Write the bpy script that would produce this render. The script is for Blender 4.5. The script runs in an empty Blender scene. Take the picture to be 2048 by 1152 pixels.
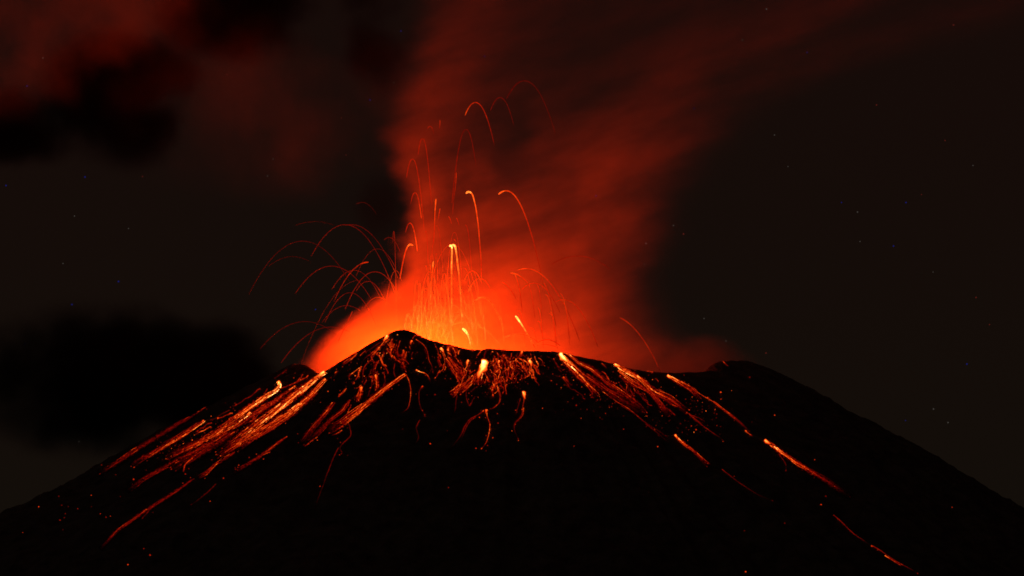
import bpy, bmesh, math, random
import numpy as np
from mathutils import Vector, Matrix
from mathutils.bvhtree import BVHTree

random.seed(7)
rng = np.random.default_rng(11)
S = bpy.context.scene
C = S.collection
R = math.radians

# ------------------------------------------------------------------ camera (metres; 1 photo pixel is about 1 m at the crater)
DIST, PITCH = 8000.0, R(5.0)
cam_data = bpy.data.cameras.new("camera")
cam = bpy.data.objects.new("camera", cam_data)
C.objects.link(cam)
cam_data.sensor_width = 36.0
cam_data.lens = 36.0 * DIST / 2048.0
cam_data.clip_start = 10.0
cam_data.clip_end = 120000.0
EYE = Vector((0.0, -DIST * math.cos(PITCH), -DIST * math.sin(PITCH)))
cam.location = EYE
cam.rotation_euler = (R(90) + PITCH, 0.0, 0.0)
S.camera = cam
FWD = Vector((0.0, math.cos(PITCH), math.sin(PITCH)))
UPV = Vector((0.0, -math.sin(PITCH), math.cos(PITCH)))
RGT = Vector((1.0, 0.0, 0.0))


def ray(px, py):
    return (FWD * DIST + RGT * (px - 1024.0) + UPV * (576.0 - py)).normalized()


def at(px, py, y):
    d = ray(px, py)
    return EYE + d * ((y - EYE.y) / d.y)


def to_px(p):
    v = Vector(p) - EYE
    k = DIST / v.dot(FWD)
    return 1024.0 + v.dot(RGT) * k, 576.0 - v.dot(UPV) * k


# ------------------------------------------------------------------ night sky, render settings
W = bpy.data.worlds.new("World")
S.world = W
W.use_nodes = True
nt = W.node_tree
bg = nt.nodes["Background"]
tc = nt.nodes.new("ShaderNodeTexCoord")
sep = nt.nodes.new("ShaderNodeSeparateXYZ")
mr = nt.nodes.new("ShaderNodeMapRange")
mr.inputs["From Min"].default_value = 0.02
mr.inputs["From Max"].default_value = 0.17
mix = nt.nodes.new("ShaderNodeMix")
mix.data_type = 'RGBA'
mix.inputs[6].default_value = (0.0060, 0.0042, 0.0027, 1)
mix.inputs[7].default_value = (0.0080, 0.0032, 0.0024, 1)
nt.links.new(tc.outputs["Generated"], sep.inputs[0])
nt.links.new(sep.outputs["Z"], mr.inputs["Value"])
nt.links.new(mr.outputs[0], mix.inputs[0])
nt.links.new(mix.outputs[2], bg.inputs["Color"])
bg.inputs["Strength"].default_value = 1.0

S.view_settings.view_transform = 'Standard'
S.view_settings.look = 'None'
S.view_settings.exposure = 0.0
S.view_settings.gamma = 1.0
cy = S.cycles
cy.max_bounces = 3
cy.volume_bounces = 0
cy.diffuse_bounces = 1
cy.glossy_bounces = 1
cy.transparent_max_bounces = 16
cy.filter_width = 1.7
cy.volume_max_steps = 128
cy.use_denoising = True
cy.sample_clamp_indirect = 6.0


# weak fill sun behind the camera's shoulder, added so the slopes are not black
fill_sun_data = bpy.data.lights.new("fill_sun", 'SUN')
fill_sun_data.energy = 0.022
fill_sun_data.angle = R(0.5)
fill_sun_data.color = (1.0, 0.90, 0.72)
fill_sun = bpy.data.objects.new("fill_sun", fill_sun_data)
C.objects.link(fill_sun)
fill_sun.rotation_euler = (R(50), 0.0, R(-55))


# ------------------------------------------------------------------ helpers
def tag(o, label=None, cat=None, group=None, kind=None):
    if label: o["label"] = label
    if cat: o["category"] = cat
    if group: o["group"] = group
    if kind: o["kind"] = kind
    return o


def empty(name, loc):
    o = bpy.data.objects.new(name, None)
    C.objects.link(o)
    o.location = loc
    return o


def link_mesh(name, verts, faces, material, parent=None, heat=None, origin=None, smooth=True):
    org = Vector(origin) if origin is not None else Vector((0, 0, 0))
    me = bpy.data.meshes.new(name)
    me.from_pydata([tuple(Vector(v) - org) for v in verts], [], faces)
    me.materials.append(material)
    if heat is not None:
        a = me.attributes.new("lava_heat", 'FLOAT', 'POINT')
        a.data.foreach_set("value", np.asarray(heat, dtype=np.float32))
    if smooth:
        me.polygons.foreach_set("use_smooth", [True] * len(me.polygons))
    me.update()
    o = bpy.data.objects.new(name, me)
    C.objects.link(o)
    if parent is not None:
        o.parent = parent
    else:
        o.location = org
    return o


class Nodes:
    """Small helper that wires shader nodes."""
    def __init__(self, tree):
        self.t = tree

    def new(self, kind, **kw):
        n = self.t.nodes.new(kind)
        for k, v in kw.items():
            setattr(n, k, v)
        return n

    def put(self, v, socket):
        if hasattr(v, "is_linked") or isinstance(v, bpy.types.NodeSocket):
            self.t.links.new(v, socket)
        else:
            socket.default_value = v

    def m(self, op, a, b=0.0, c=0.0, clamp=False):
        n = self.new("ShaderNodeMath", operation=op, use_clamp=clamp)
        for v, s in zip((a, b, c), n.inputs):
            self.put(v, s)
        return n.outputs[0]

    def smooth(self, v, lo, hi, a=0.0, b=1.0):
        n = self.new("ShaderNodeMapRange", interpolation_type='SMOOTHSTEP')
        for val, k in ((v, "Value"), (lo, "From Min"), (hi, "From Max"), (a, "To Min"), (b, "To Max")):
            self.put(val, n.inputs[k])
        return n.outputs[0]

    def curve(self, v, pts):
        n = self.new("ShaderNodeFloatCurve")
        cu = n.mapping.curves[0]
        n.mapping.use_clip = True
        cu.points[0].location = pts[0]
        cu.points[1].location = pts[-1]
        for p in pts[1:-1]:
            cu.points.new(*p)
        for p in cu.points:
            p.handle_type = 'AUTO_CLAMPED'
        n.mapping.update()
        self.put(v, n.inputs["Value"])
        return n.outputs[0]

    def xyz(self, x, y, z):
        n = self.new("ShaderNodeCombineXYZ")
        for v, s in zip((x, y, z), n.inputs):
            self.put(v, s)
        return n.outputs[0]

    def noise(self, vec, scale, detail=2.0, rough=0.5):
        n = self.new("ShaderNodeTexNoise")
        self.put(vec, n.inputs["Vector"])
        n.inputs["Scale"].default_value = scale
        n.inputs["Detail"].default_value = detail
        n.inputs["Roughness"].default_value = rough
        return n.outputs[0]


def new_mat(name):
    m = bpy.data.materials.new(name)
    m.use_nodes = True
    return m


# ------------------------------------------------------------------ materials
def rock_material():
    m = new_mat("volcanic rock")
    n = Nodes(m.node_tree)
    b = m.node_tree.nodes["Principled BSDF"]
    g = n.new("ShaderNodeTexCoord").outputs["Object"]
    v = n.noise(g, 0.03, 6.0, 0.65)
    ramp = n.new("ShaderNodeValToRGB")
    ramp.color_ramp.elements[0].position = 0.3
    ramp.color_ramp.elements[0].color = (0.035, 0.030, 0.028, 1)
    ramp.color_ramp.elements[1].position = 0.75
    ramp.color_ramp.elements[1].color = (0.15, 0.125, 0.11, 1)
    n.put(v, ramp.inputs[0])
    n.put(ramp.outputs[0], b.inputs["Base Color"])
    b.inputs["Roughness"].default_value = 0.95
    b.inputs["Specular IOR Level"].default_value = 0.1
    bump = n.new("ShaderNodeBump")
    bump.inputs["Distance"].default_value = 6.0
    bump.inputs["Strength"].default_value = 0.8
    n.put(n.noise(g, 0.12, 5.0, 0.6), bump.inputs["Height"])
    n.put(bump.outputs[0], b.inputs["Normal"])
    return m


def lava_material(name, speckle, scale, sampling):
    """Black rock that glows by its own heat (a per-point value), broken up by a cooling crust."""
    m = new_mat(name)
    n = Nodes(m.node_tree)
    b = m.node_tree.nodes["Principled BSDF"]
    b.inputs["Base Color"].default_value = (0.03, 0.025, 0.022, 1)
    b.inputs["Roughness"].default_value = 0.9
    b.inputs["Specular IOR Level"].default_value = 0.1
    h = n.new("ShaderNodeAttribute", attribute_name="lava_heat").outputs["Fac"]
    if speckle > 0:
        g = n.new("ShaderNodeTexCoord").outputs["Object"]
        v = n.noise(g, scale, 3.0, 0.7)
        k = n.smooth(v, 0.36, 0.62, 1.0 - speckle, 1.0 + 0.25 * speckle)
        h = n.m('MULTIPLY', h, k)
    h = n.m('MAXIMUM', h, 0.0)
    r = n.m('MULTIPLY', n.m('POWER', h, 3.0), 6.0)
    gg = n.m('MULTIPLY', n.m('POWER', h, 6.4), 3.3)
    bb = n.m('MULTIPLY', n.m('POWER', h, 9.0), 0.9)
    col = n.new("ShaderNodeCombineColor")
    n.put(r, col.inputs[0]); n.put(gg, col.inputs[1]); n.put(bb, col.inputs[2])
    n.put(col.outputs[0], b.inputs["Emission Color"])
    b.inputs["Emission Strength"].default_value = 1.0
    m.cycles.emission_sampling = sampling
    return m


M_ROCK = rock_material()
M_CRUST = lava_material("lava under a breaking crust", 0.75, 0.22, 'FRONT')
M_STRAND = lava_material("lava trickle", 0.25, 0.5, 'FRONT')
M_JET = lava_material("airborne lava", 0.15, 0.2, 'NONE')
M_HEAD = lava_material("white hot lava", 0.0, 1.0, 'FRONT')

# ------------------------------------------------------------------ the volcano: one polar height field with a real crater
SIL = [(560, 746), (572, 740), (580, 733), (590, 729), (600, 728), (612, 731), (625, 739), (637, 747), (650, 743), (662, 739), (674, 735),
       (678, 729), (690, 720), (700, 712), (716, 701), (730, 693), (745, 684), (760, 676), (776, 668), (790, 662), (800, 659.5), (808, 658.5),
       (818, 661), (830, 666), (845, 673), (860, 679), (880, 684), (900, 688), (920, 693), (940, 697), (962, 698), (975, 695),
       (990, 696), (1010, 699), (1040, 700), (1080, 701), (1110, 702), (1130, 706), (1150, 711), (1175, 717), (1200, 722),
       (1225, 730), (1250, 736), (1275, 740), (1300, 743), (1350, 745.5), (1400, 744), (1412, 741), (1420, 731), (1432, 725), (1445, 722),
       (1460, 721.5), (1480, 722), (1500, 724)]
SX = np.array([p[0] for p in SIL], float)
SY = np.array([p[1] for p in SIL], float)
CX, RIM = 1037.0 - 1024.0, 446.0


def value_noise(x, y, seed):
    def hsh(i, j):
        n = (i * 374761393 + j * 668265263 + seed * 1442695041) & 0x7fffffff
        n = ((n ^ (n >> 13)) * 1274126177) & 0x7fffffff
        return ((n ^ (n >> 16)) & 0xffff) / 65535.0
    xi, yi = np.floor(x).astype(np.int64), np.floor(y).astype(np.int64)
    fx, fy = x - xi, y - yi
    fx, fy = fx * fx * (3 - 2 * fx), fy * fy * (3 - 2 * fy)
    a = hsh(xi, yi) * (1 - fx) + hsh(xi + 1, yi) * fx
    b = hsh(xi, yi + 1) * (1 - fx) + hsh(xi + 1, yi + 1) * fx
    return (a * (1 - fy) + b * fy) * 2 - 1


def fbm(x, y, seed, oct=5):
    s, amp = np.zeros_like(x), 1.0
    for k in range(oct):
        s += amp * value_noise(x * 2 ** k, y * 2 ** k, seed + k)
        amp *= 0.5
    return s


NT = 1080
TH = np.linspace(0, 2 * math.pi, NT, endpoint=False)


def rim_height():
    """Height of the crater rim all round: the near half follows the photographed skyline, the far half stays below it."""
    out = np.zeros(NT)
    for i, t in enumerate(TH):
        x, y = CX + RIM * math.cos(t), RIM * math.sin(t)
        px, _ = to_px((x, y, -130.0))
        py = float(np.interp(px, SX, SY))
        if math.sin(t) > 0:
            py += 34.0 * min(1.0, math.sin(t) * 1.6) if px > 640 else 20.0 * math.sin(t)
            py = max(py, 728.0 + 34 * min(1.0, math.sin(t) * 1.6))
        out[i] = at(px, py, y).z
    return out


RIMZ = rim_height()
BASEZ = at(1024, 722, 0).z
FLOORZ = BASEZ - 62.0
PLAINZ = -980.0


def height(r, t):
    """Vectorised terrain height at polar (r, t) about the crater axis."""
    ti = (t % (2 * math.pi)) / (2 * math.pi) * NT
    i0 = np.floor(ti).astype(int) % NT
    f = ti - np.floor(ti)
    rz = RIMZ[i0] * (1 - f) + RIMZ[(i0 + 1) % NT] * f
    x, y = CX + r * np.cos(t), r * np.sin(t)
    d = r - RIM
    c = np.cos(t)
    slope = 0.5665 + 0.0185 * np.tanh(c * 1.8)
    dd = np.maximum(d, 0.0)
    soft = 4.0 + 36.0 * np.maximum(c, 0.0) ** 2
    fall = slope * (np.sqrt(dd * dd + soft * soft) - soft)
    w = np.exp(-dd / 420.0)
    outer = rz * w + BASEZ * (1 - w) - fall
    rough = fbm(x / 90.0, y / 90.0, 3, 6) * 7.0 + fbm(x / 16.0, y / 16.0, 31, 4) * 3.0
    gully = np.abs(fbm(t * 14.0, r / 900.0, 57, 4)) * -16.0 + 5.0
    g = np.clip(dd / 160.0, 0, 1)
    outer = outer + rough * (0.26 + 0.74 * g) + gully * g * np.clip(dd / 500.0, 0.25, 1)
    # gentle run-out into the plain
    k = 160.0
    z = outer - PLAINZ
    outer = PLAINZ + np.where(z > 0, z, 0) * 1.0
    outer = np.where(z < 2 * k, PLAINZ + np.maximum(z + 2 * k, 0) ** 2 / (8 * k), outer)
    inner = np.maximum(rz + d * 0.95 + rough * 0.35, FLOORZ + rough * 0.4)
    return np.where(d < 0, inner, outer)


def build_volcano():
    rr = np.concatenate([np.linspace(6, RIM - 6, 44), np.linspace(RIM - 3, RIM + 9, 5), np.linspace(RIM + 15, 1900, 190),
                         np.geomspace(1930, 60000, 34)])
    NR = len(rr)
    rg, tg = np.meshgrid(rr, TH, indexing='ij')
    z = height(rg, tg)
    x, y = CX + rg * np.cos(tg), rg * np.sin(tg)
    co = np.stack([x, y, z], -1).reshape(-1, 3)
    i, j = np.meshgrid(np.arange(NR - 1), np.arange(NT), indexing='ij')
    j2 = (j + 1) % NT
    quads = np.stack([i * NT + j, (i + 1) * NT + j, (i + 1) * NT + j2, i * NT + j2], -1).reshape(-1, 4)
    me = bpy.data.meshes.new("volcano")
    cap = len(co)
    co = np.vstack([co, [[CX, 0, FLOORZ]]])
    me.vertices.add(len(co))
    me.vertices.foreach_set("co", co.ravel())
    nq = len(quads)
    tri = np.stack([np.full(NT, cap), np.arange(NT), (np.arange(NT) + 1) % NT], -1)
    me.loops.add(nq * 4 + NT * 3)
    me.loops.foreach_set("vertex_index", np.concatenate([quads.ravel(), tri.ravel()]))
    me.polygons.add(nq + NT)
    starts = np.concatenate([np.arange(nq) * 4, nq * 4 + np.arange(NT) * 3])
    me.polygons.foreach_set("loop_start", starts)
    me.polygons.foreach_set("use_smooth", np.ones(nq + NT, bool))
    me.materials.append(M_ROCK)
    me.update(calc_edges=True)
    me.validate()
    o = bpy.data.objects.new("volcano", me)
    C.objects.link(o)
    tag(o, "black volcano cone with a broken crater rim against the night sky", "volcano", kind="structure")
    near = rg[:, 0] < 2600
    nn = int(near.sum())
    q = quads[: (nn - 1) * NT]
    return BVHTree.FromPolygons([tuple(v) for v in co[: nn * NT]], [tuple(int(k) for k in f) for f in q])


BVH = build_volcano()


def hit(px, py):
    """The point of the slope seen at a photo pixel, with its normal (a little lower if the pixel just misses the skyline)."""
    for k in range(7):
        loc, nrm, _i, _d = BVH.ray_cast(EYE, ray(px, py + k * 1.5))
        if loc is not None and (loc.y < 60 or k == 6):
            if nrm.dot(FWD) > 0:
                nrm = -nrm
            return loc, nrm
    return None


# ------------------------------------------------------------------ the molten pool inside the crater: this is what lights the smoke
def lava_pool():
    def molten(power):
        m = new_mat("molten lava")
        b = m.node_tree.nodes["Principled BSDF"]
        b.inputs["Base Color"].default_value = (0.03, 0.02, 0.02, 1)
        b.inputs["Emission Color"].default_value = (1.0, 0.032, 0.0010, 1)
        b.inputs["Emission Strength"].default_value = power
        m.cycles.emission_sampling = 'FRONT'
        return m
    root = empty("lava_pool", (-150, -60, FLOORZ + 14))
    tag(root, "pool of molten lava glowing inside the crater behind the rim", "lava pool")
    def blob(name, cx, cy, rx, ry, zc, dome, power):
        vs, fs, seg, rings = [(cx, cy, zc + dome)], [], 40, 6
        ph = [random.uniform(0, 6.28) for _ in range(4)]
        for q in range(1, rings + 1):
            for s in range(seg):
                a = 2 * math.pi * s / seg
                w = 1 + 0.10 * math.sin(3 * a + ph[0]) + 0.07 * math.sin(5 * a + ph[1])
                f = q / rings
                vs.append((cx + rx * f * w * math.cos(a), cy + ry * f * w * math.sin(a), zc + dome * (1 - f * f)))
        for s in range(seg):
            fs.append((0, 1 + s, 1 + (s + 1) % seg))
            for q in range(rings - 1):
                a, c = 1 + q * seg, 1 + (q + 1) * seg
                fs.append((a + s, c + s, c + (s + 1) % seg, a + (s + 1) % seg))
        link_mesh(name, vs, fs, molten(power), root)
    for args in POOLS:
        blob(*args)


POOLS = [("pool_surface", 10, 0, 210, 120, 0, 10, 38.0), ("vent_dome", -45, -70, 62, 45, 8, 66, 290.0)]
lava_pool()


# ------------------------------------------------------------------ smoke
def plume():
    rows = [(800, 540, 1520), (745, 586, 1500), (700, 626, 1440), (660, 664, 1390), (625, 712, 1370), (590, 760, 1360), (560, 788, 1360), (500, 806, 1370), (450, 810, 1390),
            (400, 806, 1420), (350, 784, 1465), (300, 764, 1510), (230, 762, 1590), (180, 772, 1700), (120, 790, 1870), (60, 808, 2110), (0, 825, 2340),
            (-120, 850, 2660), (-260, 890, 3000)]
    zz = [576.0 - r[0] for r in rows]
    z0, z1 = zz[0], zz[-1]
    XM, XR = -600.0, 2700.0
    m = new_mat("lit smoke")
    t = m.node_tree
    t.nodes.remove(t.nodes["Principled BSDF"])
    n = Nodes(t)
    sp = n.new("ShaderNodeSeparateXYZ")
    tc = n.new("ShaderNodeTexCoord")
    n.put(tc.outputs["Object"], sp.inputs[0])
    x, y, z = sp.outputs
    zn = n.m('DIVIDE', n.m('SUBTRACT', z, z0), z1 - z0, clamp=True)
    L = n.curve(zn, [((a - z0) / (z1 - z0), (r[1] - 1024 - XM) / (XR - XM)) for a, r in zip(zz, rows)])
    Q = n.curve(zn, [((a - z0) / (z1 - z0), (r[2] - 1024 - XM) / (XR - XM)) for a, r in zip(zz, rows)])
    L = n.m('MULTIPLY_ADD', L, XR - XM, XM)
    Q = n.m('MULTIPLY_ADD', Q, XR - XM, XM)
    # ragged edges: push x sideways with drifting noise
    wob = n.noise(n.xyz(n.m('MULTIPLY', x, 0.55), y, n.m('MULTIPLY', z, 1.6)), 0.0085, 3.0, 0.55)
    up = n.smooth(z, -140.0, 120.0)
    xw = n.m('ADD', x, n.m('MULTIPLY', n.m('SUBTRACT', wob, 0.5), n.m('MULTIPLY_ADD', up, 120.0, 40.0)))
    u = n.m('DIVIDE', n.m('SUBTRACT', xw, L), n.m('SUBTRACT', Q, L))
    edge = n.m('MULTIPLY', n.smooth(u, 0.0, 0.07), n.m('ADD', n.m('MULTIPLY', n.smooth(u, 0.93, 0.58), 0.75), n.m('MULTIPLY', n.smooth(u, 1.0, 0.70), 0.25)))
    dz = n.m('MULTIPLY_ADD', up, 130.0, 170.0)
    q = n.m('DIVIDE', n.m('ADD', y, 20.0), dz)
    depth = n.smooth(n.m('ABSOLUTE', q), 1.0, 0.35)
    # long soft streaks that run with the rising, bending column
    s1 = n.noise(n.xyz(n.m('MULTIPLY', u, 4.2), n.m('MULTIPLY', z, 0.0028), n.m('MULTIPLY', y, 0.004)), 1.0, 3.0, 0.55)
    s2 = n.noise(n.xyz(n.m('MULTIPLY', x, 0.0038), n.m('MULTIPLY', y, 0.003), n.m('MULTIPLY', n.m('SUBTRACT', z, n.m('MULTIPLY', x, 0.30)), 0.0135)), 1.0, 5.0, 0.62)
    st = n.m('MULTIPLY', n.smooth(s1, 0.34, 0.66, 0.12, 1.7), n.smooth(s2, 0.34, 0.66, 0.20, 1.65))
    body = n.curve(u, [(0, .7), (.06, .85), (.14, .60), (.26, .38), (.40, .36), (.52, .60), (.66, 1.0), (.78, .9), (1, .6)])
    hi = n.smooth(z, -40.0, 330.0)
    body = n.m('ADD', n.m('MULTIPLY', body, hi), n.m('SUBTRACT', 1.0, hi))
    st = n.m('ADD', n.m('MULTIPLY', st, n.m('MULTIPLY_ADD', hi, 0.5, 0.5)), n.m('MULTIPLY', n.m('SUBTRACT', 1.0, hi), 0.5))
    d = n.m('MULTIPLY', n.m('MULTIPLY', edge, depth), n.m('MULTIPLY', st, body))
    gain = n.curve(zn, [(0, 1), (.07, 1.0), (.11, .82), (.16, .50), (.22, .31), (.33, .21), (.47, .165), (.6, .135), (.75, .125), (1, .22)])
    d = n.m('MULTIPLY', n.m('MULTIPLY', d, gain), 0.0034)
    vs = n.new("ShaderNodeVolumeScatter")
    vs.inputs["Color"].default_value = (0.86, 0.84, 0.82, 1)
    n.put(d, vs.inputs["Density"])
    vs.inputs["Anisotropy"].default_value = 0.0
    out = t.nodes["Material Output"]
    t.links.new(vs.outputs[0], out.inputs["Volume"])
    m.cycles.volume_step_rate = 0.4
    vsx, fs, seg = [], [], 24
    for a, r in zip(zz, rows):
        l, q_ = r[1] - 1024 - 75, r[2] - 1024 + 75
        dy = 180 + 130 * min(1, max(0, (a + 140) / 260))
        for s in range(seg):
            ang = 2 * math.pi * s / seg
            ca, sa = math.cos(ang), math.sin(ang)
            ex = math.copysign(abs(ca) ** 0.6, ca)
            ey = math.copysign(abs(sa) ** 0.6, sa)
            vsx.append(((l + q_) / 2 + (q_ - l) / 2 * ex, -20 + dy * ey, a))
    for k in range(len(rows) - 1):
        for s in range(seg):
            fs.append((k * seg + s, k * seg + (s + 1) % seg, (k + 1) * seg + (s + 1) % seg, (k + 1) * seg + s))
    fs.append(tuple(range(seg))[::-1])
    fs.append(tuple((len(rows) - 1) * seg + s for s in range(seg)))
    o = link_mesh("smoke_plume", vsx, fs, m, smooth=False)
    tag(o, "red lit smoke plume rising from the crater and drifting off to one side", "smoke plume", kind="thing")


plume()


def cloud(label, px, py, y, rx, ry, rz, dens, albedo, scale, seed, fill=0.10, tilt=0.0):
    m = new_mat("cloud")
    t = m.node_tree
    t.nodes.remove(t.nodes["Principled BSDF"])
    n = Nodes(t)
    tc = n.new("ShaderNodeTexCoord").outputs["Object"]
    sc = n.new("ShaderNodeVectorMath", operation='DIVIDE')
    n.put(tc, sc.inputs[0]); sc.inputs[1].default_value = (rx, ry, rz)
    ln = n.new("ShaderNodeVectorMath", operation='LENGTH')
    n.put(sc.outputs[0], ln.inputs[0])
    ad = n.new("ShaderNodeVectorMath", operation='ADD')
    n.put(tc, ad.inputs[0]); ad.inputs[1].default_value = (seed * 713.0, seed * 331.0, seed * 127.0)
    v = n.noise(ad.outputs[0], scale, 4.0, 0.55)
    # noise eats into a soft round body
    body = n.m('SUBTRACT', n.m('MULTIPLY_ADD', n.smooth(v, 0.25, 0.75), 1.35, fill), ln.outputs["Value"])
    f = n.m('MULTIPLY', n.smooth(body, -0.25, 0.85), n.smooth(ln.outputs["Value"], 1.0, 0.45))
    vs = n.new("ShaderNodeVolumeScatter")
    vs.inputs["Color"].default_value = albedo
    n.put(n.m('MULTIPLY', f, dens), vs.inputs["Density"])
    ab = n.new("ShaderNodeVolumeAbsorption")
    ab.inputs["Color"].default_value = albedo
    n.put(n.m('MULTIPLY', f, dens), ab.inputs["Density"])
    ad2 = n.new("ShaderNodeAddShader")
    n.put(vs.outputs[0], ad2.inputs[0]); n.put(ab.outputs[0], ad2.inputs[1])
    t.links.new(ad2.outputs[0], t.nodes["Material Output"].inputs["Volume"])
    m.cycles.volume_step_rate = 1.0
    bm = bmesh.new()
    bmesh.ops.create_icosphere(bm, subdivisions=3, radius=1.0)
    for w in bm.verts:
        k = 1.0 + 0.02 * math.sin(7 * w.co.x + seed)
        w.co = Vector((w.co.x * rx * k, w.co.y * ry * k, w.co.z * rz * k))
    me = bpy.data.meshes.new("cloud")
    bm.to_mesh(me); bm.free()
    me.materials.append(m)
    o = bpy.data.objects.new("cloud", me)
    C.objects.link(o)
    o.location = at(px, py, y)
    o.rotation_euler = (0, R(tilt), 0)
    tag(o, label, "cloud", "clouds around the eruption", "thing")


BLACK = (0.012, 0.010, 0.010, 1)
cloud("wide black cloud bank low beside the upper left flank", 250, 765, 900, 470, 280, 210, 0.026, BLACK, 0.0052, 12, fill=0.22)
cloud("ragged end of black cloud reaching toward the left shoulder of the cone", 430, 775, 800, 190, 160, 95, 0.020, BLACK, 0.0090, 15, fill=0.18)
cloud("black cloud patch hanging under the red lit cloud", 245, 190, 700, 220, 200, 190, 0.030, BLACK, 0.0055, 2)
cloud("small black cloud patch at the left edge of the sky", 40, 250, 700, 170, 150, 120, 0.026, BLACK, 0.0070, 3)
cloud("black cloud patch along the top edge between red cloud and plume", 490, 30, 700, 240, 190, 130, 0.030, BLACK, 0.0055, 4)
cloud("narrow dark cloud touching the column's upper left side", 755, 40, 500, 110, 140, 200, 0.018, BLACK, 0.0060, 5)
cloud("thin dark patch close beside the column at mid height", 765, 425, 420, 85, 120, 140, 0.005, BLACK, 0.0080, 8)  # absorbing volume added to darken this wedge of sky
cloud("dull red lit cloud in the upper left corner", 120, 5, -100, 430, 230, 250, 0.0026, (0.8, 0.78, 0.76, 1), 0.0048, 6, tilt=-18)
cloud("very faint reddish cloud below the black patch at the top edge", 540, 210, 250, 480, 260, 240, 0.0004, (0.8, 0.78, 0.76, 1), 0.0040, 7)
cloud("low red lit smoke lying behind the right end of the crater rim", 1370, 735, 60, 170, 230, 80, 0.0065, (0.8, 0.78, 0.76, 1), 0.0090, 9)


# ------------------------------------------------------------------ lava on the slopes
def resample(pts, step):
    P = np.array(pts, float)
    seg = np.hypot(*(P[1:] - P[:-1]).T)
    s = np.concatenate([[0], np.cumsum(seg)])
    n = max(3, int(s[-1] / step) + 1)
    t = np.linspace(0, s[-1], n)
    # rounded corners: blend of linear samples
    x, y = np.interp(t, s, P[:, 0]), np.interp(t, s, P[:, 1])
    for _ in range(2):
        x[1:-1] = 0.25 * x[:-2] + 0.5 * x[1:-1] + 0.25 * x[2:]
        y[1:-1] = 0.25 * y[:-2] + 0.5 * y[1:-1] + 0.25 * y[2:]
    return x, y, t / s[-1], s[-1]


def tube(path, radii, heats, V, F, H, sides=5):
    n = len(path)
    base = len(V)
    for i in range(n):
        a, b = path[max(0, i - 1)], path[min(n - 1, i + 1)]
        d = (b - a)
        if d.length < 1e-6: d = Vector((0, 0, 1))
        d.normalize()
        s = d.cross(FWD)
        if s.length < 1e-3: s = d.cross(Vector((0, 0, 1)))
        s.normalize()
        w = s.cross(d)
        for k in range(sides):
            a_ = 2 * math.pi * k / sides
            V.append(path[i] + (s * math.cos(a_) + w * math.sin(a_)) * radii[i])
            H.append(heats[i])
    for i in range(n - 1):
        for k in range(sides):
            F.append((base + i * sides + k, base + i * sides + (k + 1) % sides, base + (i + 1) * sides + (k + 1) % sides, base + (i + 1) * sides + k))
    F.append(tuple(base + k for k in range(sides))[::-1])
    F.append(tuple(base + (n - 1) * sides + k for k in range(sides)))


def rock(c, r, h, V, F, H):
    b = len(V)
    for d in ((1, 0, 0), (-1, 0, 0), (0, 1, 0), (0, -1, 0), (0, 0, 1), (0, 0, -1)):
        V.append(Vector(c) + Vector(d) * r * random.uniform(0.7, 1.2))
        H.append(h)
    for f in ((0, 2, 4), (2, 1, 4), (1, 3, 4), (3, 0, 4), (2, 0, 5), (1, 2, 5), (3, 1, 5), (0, 3, 5)):
        F.append(tuple(b + k for k in f))


def uneven(hh, rr):
    """Hot and cooler stretches along a strand, a few knots, and a hotter tip where the front block rolls."""
    n = len(hh)
    ph = [random.uniform(0, 6.28) for _ in range(3)]
    fr = [random.uniform(.15, .35), random.uniform(.5, .9), random.uniform(1.2, 2.2)]
    for i in range(n):
        w = 0.10 * math.sin(fr[0] * i + ph[0]) + 0.08 * math.sin(fr[1] * i + ph[1]) + 0.06 * math.sin(fr[2] * i + ph[2])
        hh[i] *= 1.0 + w
        if random.random() < 0.02:
            hh[i] *= 1.2
            rr[i] *= 1.35
    if random.random() < 0.5:
        hh[-2] = max(hh[-2], min(.62, hh[n // 2] * 1.25))
        rr[-2] *= 1.45


def drape_strand(xs, ys, rad, heats, root, name="strand"):
    path, rr, hh = [], [], []
    for px, py, r, h in zip(xs, ys, rad, heats):
        q = hit(px, py)
        if q is None: continue
        loc, nrm = q
        if path and (loc - path[-1]).length > 60: break
        path.append(loc + nrm * (r * 0.9 + 0.6)); rr.append(r); hh.append(h)
    if len(path) < 3: return None
    uneven(hh, rr)
    V, F, H = [], [], []
    tube(path, rr, hh, V, F, H)
    return link_mesh(name, V, F, M_STRAND, root, H, root.location)


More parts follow.
